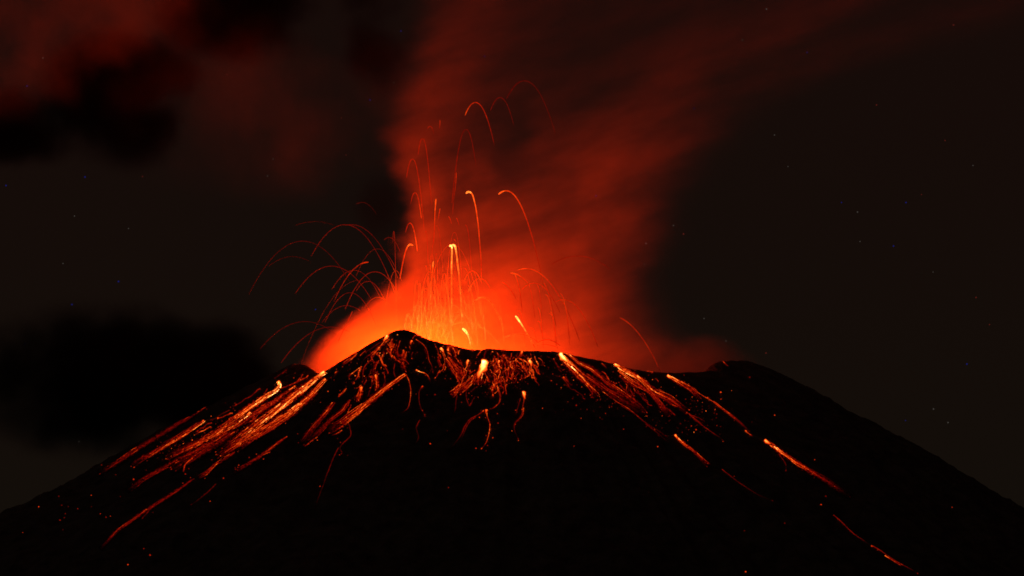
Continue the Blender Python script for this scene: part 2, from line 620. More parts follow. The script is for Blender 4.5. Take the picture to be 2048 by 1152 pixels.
def flow(label, group, pts, width, h0, h1, strands, head=0.0, embers=0, spread=1.0, channel=True):
    """One lava flow draped on the slope: a crusted channel with a red halo put into its dim edges, bright strands in it, a white-hot mouth and loose embers."""
    if width > 9: width *= 0.78
    xs, ys, ts, length = resample(pts, 3.0)
    q = hit(xs[0], ys[0])
    if q is None: return
    root = empty("lava_flow", q[0])
    tag(root, label, "lava flow", group)
    nx, ny = np.gradient(xs), np.gradient(ys)
    ln = np.hypot(nx, ny) + 1e-6
    ox, oy = -ny / ln, nx / ln
    if group == GL: h0, h1 = min(1.0, h0 + .06), h1 + .07
    if group in (GP, GC, GR): h0, h1 = min(1.0, h0 + .06), h1 + .05
    head *= 0.72
    hl = lambda t: h0 + (h1 - h0) * np.power(t, 0.65 if group == GR else 0.9)
    if channel and width >= 5:
        K = 9
        V, F, H, row_ok = [], [], [], []
        prof = 0.55 + 0.45 * np.minimum(1, ts / 0.25)
        for i in range(len(xs)):
            wv = width * prof[i] * (0.8 + 0.5 * random.random())
            row = []
            for k in range(K):
                a = (k / (K - 1) * 2 - 1)
                hq = hit(xs[i] + ox[i] * a * wv * 0.8, ys[i] + oy[i] * a * wv * 0.8)
                if hq is None: row = None; break
                row.append((hq[0] + hq[1] * 1.1, max(0.0, (1 - a * a)) ** 0.8))
            if row is None: row_ok.append(None); continue
            row_ok.append(len(V))
            fade = min(1.0, (1 - ts[i]) / 0.25) ** 0.5 * min(1, 0.4 + ts[i] / 0.06)
            for p, e in row:
                V.append(p)
                H.append(hl(ts[i]) * (0.62 if width > 10 else 0.68) * e * fade * random.uniform(0.72, 1.1))  # low heat at the sides: cooler crust plus a painted red halo on the slope
        for i in range(len(xs) - 1):
            a, b = row_ok[i], row_ok[i + 1]
            if a is None or b is None or (V[a] - V[b]).length > 50: continue
            for k in range(K - 1):
                F.append((a + k, a + k + 1, b + k + 1, b + k))
        if F: link_mesh("channel", V, F, M_CRUST, root, H, root.location)
    strands = strands if strands < 4 else int(strands * 1.7)
    for s in range(strands):
        t0 = 0.0 if s < max(1, strands // 3) else random.uniform(0, 0.65)
        t1 = 1.0 if s == 0 else min(1.0, t0 + random.uniform(0.25, 0.75))
        sel = (ts >= t0 - 1e-6) & (ts <= t1 + 1e-6)
        if sel.sum() < 3: continue
        off = 0.0 if strands == 1 else random.uniform(-1, 1) * width * 0.80 * spread
        ph, fr = random.uniform(0, 6.28), random.uniform(0.12, 0.35)
        amp = 0.8 if strands == 1 else 0.8
        k = np.arange(sel.sum())
        o_ = off * (0.35 + 0.65 * ts[sel]) + amp * np.sin(k * fr + ph) + rng.normal(0, 0.10, sel.sum())
        lt = (ts[sel] - t0) / max(1e-3, t1 - t0)
        hh = hl(ts[sel]) * (1.06 - 0.26 * lt) * random.choice((random.uniform(.58, .8), random.uniform(.72, .95), random.uniform(.92, 1.12))) * (0.95 + 0.10 * rng.random(sel.sum()))
        hh = hh * np.minimum(1, (1 - lt) / 0.40 + 0.30)
        rad = (0.50 if group == GC else 0.56) * (0.78 + 0.014 * width) * (0.9 + 0.2 * rng.random(sel.sum())) * (1.15 - 0.45 * lt)
        drape_strand(xs[sel] + ox[sel] * o_, ys[sel] + oy[sel] * o_, rad, hh, root)
    if head > 0:
        # the mouth: a ragged drop-shaped pool, white in the middle and redder towards its crusted edge, which also paints its orange halo
        nr, nc = max(8, int(head * 0.9)), 11
        L_ = min(length, head * 2.6)
        V, F, H, ok = [], [], [], True
        ph = [random.uniform(0, 6.28) for _ in range(4)]
        for i in range(nr):
            f = i / (nr - 1)
            tt = f * L_ / length
            cx_, cy_ = np.interp(tt, ts, xs), np.interp(tt, ts, ys)
            ax_, ay_ = np.interp(tt, ts, ox), np.interp(tt, ts, oy)
            wv = head * 0.58 * math.sin(math.pi * min(1, 0.12 + 0.88 * f) ** 0.62) ** 0.8 + 0.4
            for k in range(nc):
                a = k / (nc - 1) * 2 - 1
                rag = 1 + 0.30 * math.sin(6 * f + ph[0] + 2 * a) + 0.22 * math.sin(15 * f + ph[1] + a) + random.uniform(-.16, .16)
                q = hit(cx_ + ax_ * a * wv * rag, cy_ + ay_ * a * wv * rag)
                if q is None: ok = False; break
                V.append(q[0] + q[1] * (1.4 + 0.15 * head * (1 - a * a)))
                e = max(0.0, 1 - abs(a) ** 1.8) ** 0.9 * min(1, f / 0.12 + 0.35) * (1 - 0.62 * f ** 1.4)
                H.append(h0 * 1.04 * (0.30 + 0.70 * e) * random.uniform(0.93, 1.05) if abs(a) < 1 else 0.0)
            if not ok: break
        if ok:
            F = [(i * nc + k, i * nc + k + 1, (i + 1) * nc + k + 1, (i + 1) * nc + k) for i in range(nr - 1) for k in range(nc - 1)]
            link_mesh("head", V, F, M_HEAD, root, H, root.location)
    embers //= 2
    if embers:
        V, F, H = [], [], []
        for _ in range(embers):
            i = random.randrange(len(xs))
            o_ = random.gauss(0, 1) * (width * 0.6 + 3)
            q = hit(xs[i] + ox[i] * o_, ys[i] + oy[i] * o_)
            if q is None: continue
            rock(q[0] + q[1] * 0.6, random.uniform(0.6, 1.25), random.uniform(0.32, 0.62) * (0.6 + 0.5 * h0), V, F, H)
        if F:
            e = link_mesh("embers", V, F, M_STRAND, root, H, root.location, smooth=False)
            e["kind"] = "stuff"


GL = "lava streaks fanning down the left flank"
GP = "lava on the face below the peak"
GC = "lava trickles on the central face"
GR = "lava streaks down the right flank"
FLOWS = [
    # label, group, points, width, heat at the top, heat at the end, strands, mouth size, embers
    ("brightest long yellow lava streak starting in the notch left of the peak", GL, [(651, 744), (620, 768), (576, 802), (520, 845), (472, 884), (434, 913)], 18, .84, .48, 14, 11, 40),
    ("orange lava streak just under the brightest yellow one", GL, [(652, 759), (622, 792), (576, 833), (505, 876), (470, 900)], 15, .70, .45, 8, 5, 25),
    ("lava streak whose orange start sits halfway down the left fan", GL, [(604, 808), (570, 832), (523, 863), (470, 893), (432, 915)], 17, .68, .42, 9, 6, 30),
    ("hooked yellow lava streak under the small left bump of the rim", GL, [(556, 764), (561, 772), (552, 783), (530, 796), (497, 818), (447, 856), (398, 889), (327, 915)], 14, .84, .42, 9, 9, 30),
    ("short pink lava dash above the hooked streak", GL, [(574, 742), (560, 752), (548, 760)], 3, .52, .42, 2, 0, 3),
    ("tiny red lava dash beside the hook's upper side", GL, [(535, 778), (530, 788), (520, 797)], 3, .46, .36, 2, 0, 3),
    ("thin lava streak between the hook and the brightest streak", GL, [(591, 773), (548, 805), (485, 843), (420, 884), (396, 897), (358, 931)], 12, .62, .38, 7, 3, 25),
    ("lava streak with an orange start in the middle of the left fan", GL, [(502, 826), (467, 851), (419, 876), (363, 901), (330, 915)], 13, .70, .40, 7, 6, 20),
    ("lone red lava streak along the outer left edge, ending in a curl", GL, [(409, 842), (358, 876), (302, 909), (276, 922), (262, 933)], 7, .60, .48, 4, 4, 10),
    ("dim outermost lava streak tracing the left skyline", GL, [(411, 815), (378, 835), (330, 865), (282, 894), (226, 931), (196, 948)], 7, .40, .40, 4, 0, 6),
    ("short lava streak with a pink start low beneath the fan", GL, [(574, 874), (557, 886), (540, 899), (497, 929), (466, 948)], 5, .52, .33, 3, 2, 6),
    ("two strand red lava dash low under the diagonal flow", GL, [(634, 875), (622, 885), (610, 896)], 4, .46, .36, 2, 0, 5),
    ("longest lowest lava streak reaching far down the left slope", GL, [(388, 958), (350, 985), (317, 1006), (287, 1025), (254, 1049), (236, 1061), (221, 1077), (200, 1100)], 5, .42, .44, 3, 0, 5),
    ("short side branch of the lowest left lava streak", GL, [(306, 1013), (296, 1026), (283, 1040)], 3, .44, .40, 1, 0, 2),
    ("lava streak continuing below the fan and ending in a pink tip", GL, [(470, 906), (450, 918), (432, 929), (414, 946), (396, 958)], 5, .42, .48, 3, 0, 6),
    ("faint red lava streak below the fan's lower edge", GL, [(440, 886), (400, 900), (366, 915), (330, 935), (287, 959), (254, 983)], 7, .42, .32, 4, 0, 10),
    ("very faint lava line near the bottom of the left fan", GL, [(432, 969), (414, 985), (396, 1002), (380, 1012)], 3, .32, .25, 1, 0, 3),
    ("dim lava line right of the fan's lower end", GL, [(540, 905), (520, 916), (490, 932), (470, 943)], 4, .42, .38, 2, 0, 4),
    ("dim lava thread high between the two outer left streaks", GL, [(394, 846), (350, 875), (310, 899), (282, 915)], 4, .36, .30, 2, 0, 4),
    ("ragged red lava patch filling the lower left fan", GL, [(470, 862), (440, 882), (400, 905), (370, 922), (340, 940)], 18, .44, .34, 7, 0, 40),
    ("speckled lava streak ending in two pink tips at the fan's right side", GL, [(548, 846), (510, 868), (480, 885), (452, 905), (430, 915)], 13, .50, .46, 7, 0, 25),
    # peak face
    ("broad straight lava flow slanting down left across the peak's face", GP, [(811, 749), (790, 764), (765, 782), (740, 803), (714, 823), (685, 845), (653, 863)], 14, .54, .52, 10, 4, 25),
    ("short pink lava dash under the end of the broad slanting flow", GP, [(684, 860), (673, 867), (662, 871)], 3, .48, .40, 2, 0, 2),
    ("yellow lit lava spilling over the rim left of the peak, thin jagged trickle", GP, [(776, 671), (770, 682), (762, 695), (754, 706), (745, 719), (733, 730), (729, 738), (728, 752), (727, 768)], 4, .80, .42, 2, 9, 14),
    ("short forked trickle beside the jagged one on the peak", GP, [(762, 697), (748, 706), (737, 711), (728, 718), (724, 726)], 3, .52, .40, 1, 0, 4),
    ("red lava dash lying along the ridge left of the peak", GP, [(714, 708), (704, 717), (692, 724), (684, 732)], 6, .58, .44, 4, 0, 8),
    ("thin dash highest on the ridge left of the peak", GP, [(731, 702), (724, 707), (718, 713)], 3, .48, .40, 2, 0, 2),
    ("pink lava dash midway below the left ridge", GP, [(720, 736), (708, 745), (694, 756)], 4, .52, .44, 3, 0, 3),
    ("orange lava clot with a downward smear in the middle of the face", GP, [(752, 750), (752, 760), (755, 774), (750, 784)], 9, .68, .42, 3, 7, 14),
    ("orange lava clot left of the slanting flow, square in shape", GP, [(722, 774), (722, 783), (719, 794), (712, 806)], 12, .64, .40, 4, 8, 18),
    ("small arched lava smear above the orange clot", GP, [(757, 722), (752, 728), (748, 740), (744, 752)], 5, .50, .34, 2, 0, 5),
    ("pink lava dash low at the left of the peak's face", GP, [(692, 777), (684, 786), (674, 793)], 4, .52, .38, 3, 0, 5),
    ("dull red band of lava under the left ridge", GP, [(668, 805), (650, 828), (630, 852), (600, 888)], 12, .42, .32, 5, 0, 25),
    ("dark red thread running parallel above the slanting flow", GP, [(700, 800), (685, 822), (660, 842), (640, 862), (615, 882)], 8, .40, .32, 4, 0, 16),
    ("thin dim thread falling from the end of the slanting flow", GP, [(688, 838), (699, 852), (701, 872), (684, 886), (677, 897), (690, 918)], 4, .36, .40, 2, 0, 10),
    ("longest dim thread hanging below the peak's left face", GP, [(677, 897), (668, 915), (661, 932), (650, 958), (640, 985), (630, 1024)], 3, .34, .24, 1, 0, 3),
    ("short lava dash on the shoulder just above the notch", GP, [(676, 742), (670, 748), (664, 757)], 4, .50, .40, 2, 0, 8),
    ("dim curved thread inside the peak's left face", GP, [(790, 728), (788, 742), (790, 755), (796, 762)], 3, .42, .34, 1, 0, 4),
    ("red lava blotch right under the peak's left shoulder", GP, [(788, 700), (794, 708), (800, 716), (805, 726), (812, 740)], 7, .46, .36, 3, 0, 10),
    ("dull red smear in the gully below the peak", GP, [(812, 704), (808, 718), (804, 733), (812, 748)], 8, .42, .36, 2, 0, 8),
    # central face
    ("largest white hot lava mouth on the central face with a fan of trickles", GC, [(969, 722), (966, 735), (961, 748), (956, 758), (955, 773)], 16, .98, .52, 12, 21, 30),
    ("curved trickle from the white mouth down to the red bundle", GC, [(960, 745), (949, 752), (944, 767), (930, 778), (913, 788)], 7, .66, .48, 4, 0, 10),
    ("right hand trickle from the white mouth, long and bending back", GC, [(980, 740), (988, 752), (994, 765), (998, 777), (1002, 791), (1001, 806), (988, 818), (970, 825)], 3, .60, .44, 2, 0, 8),
    ("tiny side spur on the right trickle under the white mouth", GC, [(997, 781), (992, 786), (986, 788)], 2, .50, .46, 1, 0, 1),
    ("looping pink trickle left of the white mouth", GC, [(939, 749), (942, 756), (936, 764), (920, 778), (902, 787)], 3, .54, .46, 2, 0, 5),
    ("straight pink trickle feeding the red bundle from above", GC, [(929, 752), (922, 764), (918, 778), (908, 786), (899, 788)], 4, .56, .48, 3, 0, 6),
    ("yellow tipped trickle between the arch and the white mouth", GC, [(936, 721), (934, 732), (929, 740), (924, 754)], 4, .74, .46, 2, 7, 8),
    ("slanting pink trickle crossing toward the yellow tipped one", GC, [(912, 716), (917, 724), (922, 730), (932, 741), (938, 750)], 3, .56, .44, 2, 0, 6),
    ("yellow lava clot below the rim with a trickle bending down", GC, [(881, 697), (886, 704), (891, 714), (893, 727), (894, 738)], 4, .78, .44, 2, 7, 8),
    ("orange arch of lava close under the rim", GC, [(896, 704), (896, 696), (901, 692), (908, 696), (911, 704), (914, 716)], 8, .64, .44, 4, 6, 16),
    ("long pink trickle under the rim right of the peak", GC, [(868, 689), (872, 697), (875, 706), (878, 726), (884, 736), (893, 746)], 4, .54, .46, 3, 0, 14),
    ("small hook of lava just right of the peak", GC, [(825, 678), (826, 673), (834, 671), (846, 678)], 2, .48, .36, 1, 0, 2),
    ("jagged red trickle down the gully right of the peak", GC, [(831, 680), (842, 688), (851, 698), (855, 710), (857, 722), (863, 732), (864, 748)], 4, .46, .38, 2, 0, 14),
    ("pale curled lava clot right below the peak", GC, [(824, 682), (820, 686), (821, 692)], 3, .62, .56, 1, 5, 1),
    ("orange dash lying sideways under the gully", GC, [(832, 741), (842, 745), (852, 748), (857, 756), (861, 766)], 3, .66, .38, 2, 3, 5),
    ("long thin curved thread from the top of the slanting flow", GC, [(811, 750), (818, 762), (823, 780), (821, 798), (815, 818), (801, 828)], 2, .46, .46, 1, 0, 3),
    ("curved thread hanging below a red knot in the centre", GC, [(846, 773), (838, 784), (837, 800), (841, 818), (851, 836)], 3, .50, .42, 1, 3, 6),
    ("lowest dim wavy thread on the central face", GC, [(840, 841), (831, 856), (837, 874), (835, 882), (829, 890)], 2, .38, .40, 1, 0, 3),
    ("straight thread dropping below the red bundle", GC, [(915, 790), (912, 806), (911, 816), (907, 829)], 2, .50, .46, 1, 0, 3),
    ("narrow V of lava under the white mouth", GC, [(933, 780), (932, 795), (936, 810), (940, 814), (946, 803), (950, 795)], 3, .50, .44, 2, 0, 6),
    ("dense red bundle of lava strands left below the white mouth", GC, [(930, 765), (920, 775), (910, 784), (900, 792)], 14, .56, .46, 9, 0, 16),
    ("left leg of the red knot low on the central face", GC, [(968, 822), (955, 832), (940, 841), (930, 856), (926, 866), (915, 886), (903, 900)], 4, .54, .44, 3, 3, 6),
    ("right leg of the red knot low on the central face", GC, [(973, 820), (971, 832), (978, 848), (977, 868), (970, 884), (958, 898)], 4, .56, .46, 2, 5, 8),
    ("lone orange mouth with a forked tail right of the centre", GC, [(1046, 784), (1050, 798), (1048, 815), (1047, 831), (1036, 842), (1029, 850), (1030, 862), (1039, 880)], 4, .78, .34, 2, 9, 12),
    ("dim short tail beside the lone orange mouth", GC, [(1040, 798), (1036, 812), (1033, 826), (1030, 836)], 3, .42, .34, 1, 0, 4),
    ("white dot of lava under the rim right of centre with a bent trickle", GC, [(1058, 721), (1062, 730), (1064, 740), (1059, 752), (1048, 758), (1038, 763)], 4, .80, .36, 2, 8, 10),
    ("orange clot at the rim above the white dot", GC, [(1045, 702), (1042, 711), (1037, 722)], 7, .64, .42, 3, 6, 10),
    ("pink trickle between the flame and the rim", GC, [(1011, 716), (1015, 728), (1018, 742), (1018, 750)], 3, .52, .42, 2, 0, 6),
    ("red curl of lava right of the pink trickle", GC, [(1014, 722), (1024, 719), (1026, 727), (1024, 735)], 3, .50, .40, 2, 0, 4),
    ("small pink lava clot on the rim above the flame", GC, [(1010, 698), (1006, 703), (1004, 708)], 4, .56, .44, 2, 4, 3),
    ("small flame shaped lava mouth right of the white mouth", GC, [(998, 722), (996, 731), (995, 741), (999, 751)], 8, .68, .42, 4, 5, 8),
    ("thin double thread under the flame shaped mouth", GC, [(1005, 754), (1010, 766), (1011, 778), (1015, 791)], 3, .48, .38, 2, 0, 5),
    ("red crescent of lava near the right end of the central face", GC, [(1077, 716), (1084, 719), (1087, 726), (1083, 733)], 3, .52, .40, 2, 0, 6),
    ("pink dash below the bent trickle", GC, [(1037, 746), (1033, 751), (1030, 757)], 3, .50, .42, 2, 0, 3),
    ("dim thread just left of the right hand white flow", GC, [(1107, 718), (1111, 727), (1116, 735), (1121, 743)], 3, .52, .34, 2, 2, 4),
    ("orange speck of lava on the rim left of the white mouth", GC, [(943, 697), (944, 701), (946, 706)], 4, .62, .44, 1, 4, 3),
    ("red net of fine lava threads below the arch", GC, [(894, 716), (904, 728), (914, 742), (924, 752), (938, 762)], 22, .46, .40, 10, 0, 50),
    ("speckled dim lava between the flame and the white dot", GC, [(1004, 712), (1020, 728), (1030, 738), (1044, 744)], 20, .42, .34, 5, 0, 45),
    # right flank
    ("widest white hot lava flow at the right end of the glowing rim", GR, [(1118, 708), (1137, 729), (1157, 749), (1178, 769), (1200, 793)], 17, .96, .50, 11, 15, 35),
    ("long thin lava streak branching off beside the widest white flow", GR, [(1132, 705), (1157, 726), (1183, 738), (1216, 767), (1244, 787), (1279, 813), (1297, 835)], 9, .60, .36, 6, 3, 20),
    ("short bright lava sliver at the lower end of the widest white flow", GR, [(1173, 768), (1186, 778), (1199, 789)], 4, .64, .54, 2, 4, 4),
    ("long dim lava line running under the right streaks", GR, [(1205, 786), (1249, 815), (1282, 841), (1317, 866), (1343, 886)], 4, .44, .28, 3, 0, 8),
    ("short comet of lava left below the widest white flow", GR, [(1126, 755), (1133, 763), (1141, 773)], 4, .56, .38, 2, 3, 2),
    ("yellow topped lava streak starting right on the skyline", GR, [(1228, 729), (1254, 744), (1279, 758), (1305, 782), (1340, 799), (1376, 828)], 12, .80, .42, 8, 8, 25),
    ("orange lava sliver in the middle of the right streaks", GR, [(1273, 753), (1287, 763), (1303, 776)], 6, .76, .52, 3, 7, 5),
    ("red lava streak below the yellow topped one", GR, [(1236, 742), (1269, 767), (1305, 787), (1322, 813), (1340, 835)], 9, .58, .40, 6, 2, 20),
    ("short red lava streak left of the orange sliver", GR, [(1239, 752), (1256, 765), (1276, 779)], 5, .54, .38, 3, 2, 6),
    ("broken tail end of the yellow topped streak", GR, [(1376, 828), (1404, 851), (1429, 871), (1447, 881)], 3, .40, .40, 2, 0, 8),
    ("yellow headed lava streak farthest right below the crater rim", GR, [(1334, 752), (1355, 764), (1386, 782), (1401, 802)], 8, .78, .40, 5, 7, 12),
    ("longest lava line on the right flank, a broken red thread", GR, [(1362, 764), (1388, 780), (1419, 800), (1457, 828), (1490, 856), (1503, 871)], 4, .52, .46, 3, 0, 10),
    ("comet of lava with a yellow head halfway down the right flank", GR, [(1349, 871), (1366, 886), (1394, 909), (1419, 933)], 5, .72, .38, 4, 6, 3),
    ("largest comet of lava far down the right flank, yellow head and long tail", GR, [(1528, 882), (1546, 893), (1564, 907), (1596, 929), (1649, 960), (1702, 996)], 8, .78, .24, 5, 8, 6),
    ("small spur hanging below the largest right comet", GR, [(1558, 910), (1566, 922), (1572, 932), (1571, 945)], 3, .40, .34, 1, 0, 3),
    ("short pink lava dash above the largest right comet", GR, [(1490, 862), (1498, 868), (1505, 874)], 4, .58, .48, 2, 3, 1),
    ("dim broken lava line left below the largest right comet", GR, [(1444, 940), (1476, 964), (1516, 991), (1547, 1004)], 2, .34, .22, 1, 0, 2),
    ("dim lava line leading to the streak at the bottom edge", GR, [(1667, 1031), (1690, 1052), (1711, 1071), (1740, 1092)], 2, .36, .32, 1, 0, 2),
    ("lowest lava streak running out at the bottom edge of the right flank", GR, [(1742, 1093), (1760, 1104), (1778, 1116), (1806, 1134), (1836, 1152)], 4, .54, .46, 2, 2, 2),
    ("tiny lava dash on the dark shoulder at the far right rim", GR, [(1446, 723), (1451, 728), (1457, 734)], 3, .40, .32, 1, 0, 0),
    ("red lava clot on the skyline above the yellow headed streak", GR, [(1294, 742), (1300, 742), (1308, 745)], 4, .54, .38, 2, 2, 6),
    ("short dash near the skyline right of the widest white flow", GR, [(1203, 728), (1208, 733), (1214, 739)], 2, .50, .38, 1, 2, 3),
    ("dull red shimmer of lava between the right streaks", GR, [(1172, 750), (1210, 780), (1250, 806), (1290, 830)], 18, .38, .28, 6, 0, 45),
]
for f in FLOWS:
    flow(*f)

# fine trickles that found their own way straight down the slope
def trickle(label, group, px, py, steps, heat):
    q = hit(px, py)
    if q is None: return
    x, y = q[0].x, q[0].y
    drift, path, thick = random.gauss(0, 0.6), [], random.uniform(.35, 1.0)
    for _ in range(steps):
        e = 6.0
        zz = []
        for ddx, ddy in ((0, 0), (e, 0), (0, e)):
            X, Y = x + ddx - CX, y + ddy
            zz.append(float(height(np.array([math.hypot(X, Y)]), np.array([math.atan2(Y, X)]))[0]))
        path.append(Vector((x, y, zz[0] + 1.6)))
        gx, gy = (zz[1] - zz[0]) / e, (zz[2] - zz[0]) / e
        l = math.hypot(gx, gy) + 1e-6
        drift = drift * 0.7 + random.gauss(0, 0.20)
        x += -gx / l * 3.2 - gy / l * drift * 2.2
        y += -gy / l * 3.2 + gx / l * drift * 2.2
    n = len(path)
    hh = [heat * random.uniform(.8, 1.12) * (1 - .35 * i / n) for i in range(n)]
    V, F, H = [], [], []
    rr = [thick * random.uniform(.8, 1.2) for _ in path]
    uneven(hh, rr)
    tube(path, rr, hh, V, F, H, 5)
    tag(link_mesh("lava_trickle", V, F, M_STRAND, None, H, path[0]), label, "lava trickle", group)


CLUMPS = [(random.uniform(690, 1080), random.uniform(8, 70), random.uniform(6, 20)) for _ in range(13)] + \
         [(905, 22, 16), (925, 45, 16), (985, 40, 20), (1015, 25, 14), (1055, 22, 12), (770, 20, 12), (735, 55, 16)]
for i in range(210):
    cl = random.choice(CLUMPS if random.random() < .6 else CLUMPS[13:])
    px = random.gauss(cl[0], cl[2])
    top = float(np.interp(px, SX, SY))
    trickle("fine short red trickle in the net of threads on the summit face", "fine trickles on the summit face",
            px, top + 7 + abs(cl[1] + random.gauss(0, cl[2] * .7)), random.choice((4, 5, 6, 8, 10, 14, 22)), random.uniform(.32, .66))
for i in range(60):
    t = random.random()
    trickle("fine red thread between the big streaks of the left fan", "fine threads in the left fan",
            640 - 290 * t + random.gauss(0, 10), 765 + 135 * t + random.gauss(0, 16), random.randint(6, 24), random.uniform(.36, .58))
for i in range(55):
    t = random.random()
    trickle("fine red thread between the big streaks of the right flank", "fine threads on the right flank",
            1130 + 250 * t + random.gauss(0, 12), 722 + 85 * t + random.gauss(0, 18) + 8, random.randint(5, 20), random.uniform(.32, .52))

# countless glowing crumbs strewn over the hot ground
def crumbs(label, pick, count):
    V, F, H = [], [], []
    for _ in range(count):
        q = hit(*pick())
        if q is None: continue
        rock(q[0] + q[1] * 0.5, random.uniform(0.4, 1.0) * (1.6 if random.random() < .08 else 1), min(.72, .26 + random.expovariate(9)), V, F, H)
    o = link_mesh("embers", V, F, M_STRAND, None, H, V[0], smooth=False)
    tag(o, label, "embers", None, "stuff")


def pick_face():
    cl = random.choice(CLUMPS)
    px = random.uniform(690, 1090) if random.random() < .25 else random.gauss(cl[0], cl[2])
    return px, float(np.interp(px, SX, SY)) + 5 + abs(cl[1] + random.gauss(0, cl[2]))


def pick_fan():
    t = random.random() ** .8
    return 645 - 330 * t + random.gauss(0, 10), 765 + 145 * t + random.gauss(0, 15)


def pick_right():
    t = random.random() ** 1.3
    px = 1115 + 330 * t + random.gauss(0, 14)
    return px, float(np.interp(px, SX, SY)) + 8 + abs(random.gauss(0, 1)) * 45 + 50 * t


crumbs("countless glowing crumbs strewn over the face under the crater rim", pick_face, 620)
crumbs("countless glowing crumbs strewn between the left fan's streaks", pick_fan, 260)
crumbs("countless glowing crumbs strewn between the right flank's streaks", pick_right, 330)

# single glowing rocks lying on the dark slopes
ROCKS = {
    ("small glowing rock on the dark slope left below the lava fan", "glowing rocks low on the left slope"):
        [(232, 950), (267, 959), (287, 958), (378, 938), (371, 949), (381, 956), (366, 967), (124, 1011), (137, 1014), (156, 1018), (131, 1028), (120, 1041), (129, 1036), (212, 1035), (221, 1033), (201, 1028), (183, 991), (183, 1014),
         (78, 1014), (126, 1060), (46, 1066), (288, 1098), (256, 1130), (300, 1111), (475, 941), (470, 936), (420, 1003), (447, 957), (241, 994), (118, 993)],
    ("small glowing rock on the black slope under the right lava streaks", "glowing rocks on the right slope"):
        [(1102, 762), (1152, 811), (1371, 799), (1383, 853), (1377, 860), (1392, 860), (1247, 859), (1148, 893), (1223, 814), (1268, 787), (1340, 823), (1315, 894), (1549, 831), (1499, 755), (1629, 920), (1642, 1010),
         (1651, 993), (1569, 1047), (1489, 1062), (1904, 1015), (1491, 1144)],
    ("small glowing rock between the rim and the far right lava streak", "glowing rocks under the far right rim"):
        [(1441, 785), (1442, 799), (1368, 751), (1415, 796)],
    ("small glowing rock on the black slope below the central trickles", "glowing rocks below the central face"):
        [(986, 876), (972, 902), (952, 897), (805, 859), (895, 862), (1085, 817), (1103, 762), (901, 758), (995, 828), (996, 847), (860, 888), (897, 976), (870, 790)],
}
first = None
for (lab, grp), spots in ROCKS.items():
    for px, py in spots:
        q = hit(px, py)
        if q is None: continue
        V, F, H = [], [], []
        rock(q[0] + q[1] * 0.8, random.uniform(0.7, 1.7), random.uniform(0.32, 0.54), V, F, H)
        tag(link_mesh("glowing_rock", V, F, M_STRAND, None, H, q[0], smooth=False), lab, "glowing rock", grp)


# ------------------------------------------------------------------ lava thrown into the air
def jet(label, group, pts, bright, rad=1.2, y=-60.0, fade=(1.0, 0.35), dy=0.0, head=0.0):
    """A stretched rope of airborne lava along its own ballistic curve, at its own depth over the vent."""
    xs, ys, ts, length = resample(pts, 4.0)
    path = [at(px, py, y + dy * (t - 0.3)) for px, py, t in zip(xs, ys, ts)]
    soft = 0.0 if group == JL else 0.05
    rad = rad * (0.48 if group == JL else 0.8 if bright > .55 else .66)
    bright = bright * (0.90 if group == JL else 1.0)
    hh = [max(0.05, (bright if bright > .55 else bright * (1.0 + 2 * soft) + soft) * (fade[0] + (fade[1] - fade[0]) * t) * random.uniform(0.93, 1.05) * min(1, 0.5 + (1 - t) * 6)) for t in ts]
    # hotter where the rope is still close over the vent
    for i in range(len(hh)):
        inside = max(0.0, 1 - (abs(xs[i] - 880) / (110 + max(0, ys[i] - 480) * 0.65)) ** 4)
        hh[i] = max(hh[i], float(np.interp(ys[i], [380, 500, 580, 640, 690], [.30, .45, .61, .70, .76])) * inside * random.uniform(.97, 1.03))
    rr = [rad * random.uniform(0.85, 1.15) * (1.1 - 0.35 * t) * min(1, 0.4 + t * 14, 0.35 + (1 - t) * 10) for t in ts]
    V, F, H = [], [], []
    tube(path, rr, hh, V, F, H)
    o = link_mesh("lava_jet", V, F, M_JET, None, H, path[0])
    tag(o, label, "lava jet", group)
    if head > 0:
        n = min(len(path), 5)
        V, F, H = [], [], []
        tube([p.copy() for p in path[:n]], [head * k for k in (0.5, 1.0, 0.95, 0.8, 0.6)[:n]], [bright * 1.1] * n, V, F, H, 7)
        h = link_mesh("head", V, F, M_JET, o, H, path[0])
    return o


def arc(ax, ay, k, xl, xr, rev=False, step=3.0):
    """Points of the parabola with apex (ax, ay) and curvature k between xl and xr."""
    n = max(24, int(abs(xr - xl)))
    xs = np.linspace(xl, xr, n)
    p = [(x, ay + k * (x - ax) ** 2) for x in xs]
    return p[::-1] if rev else p


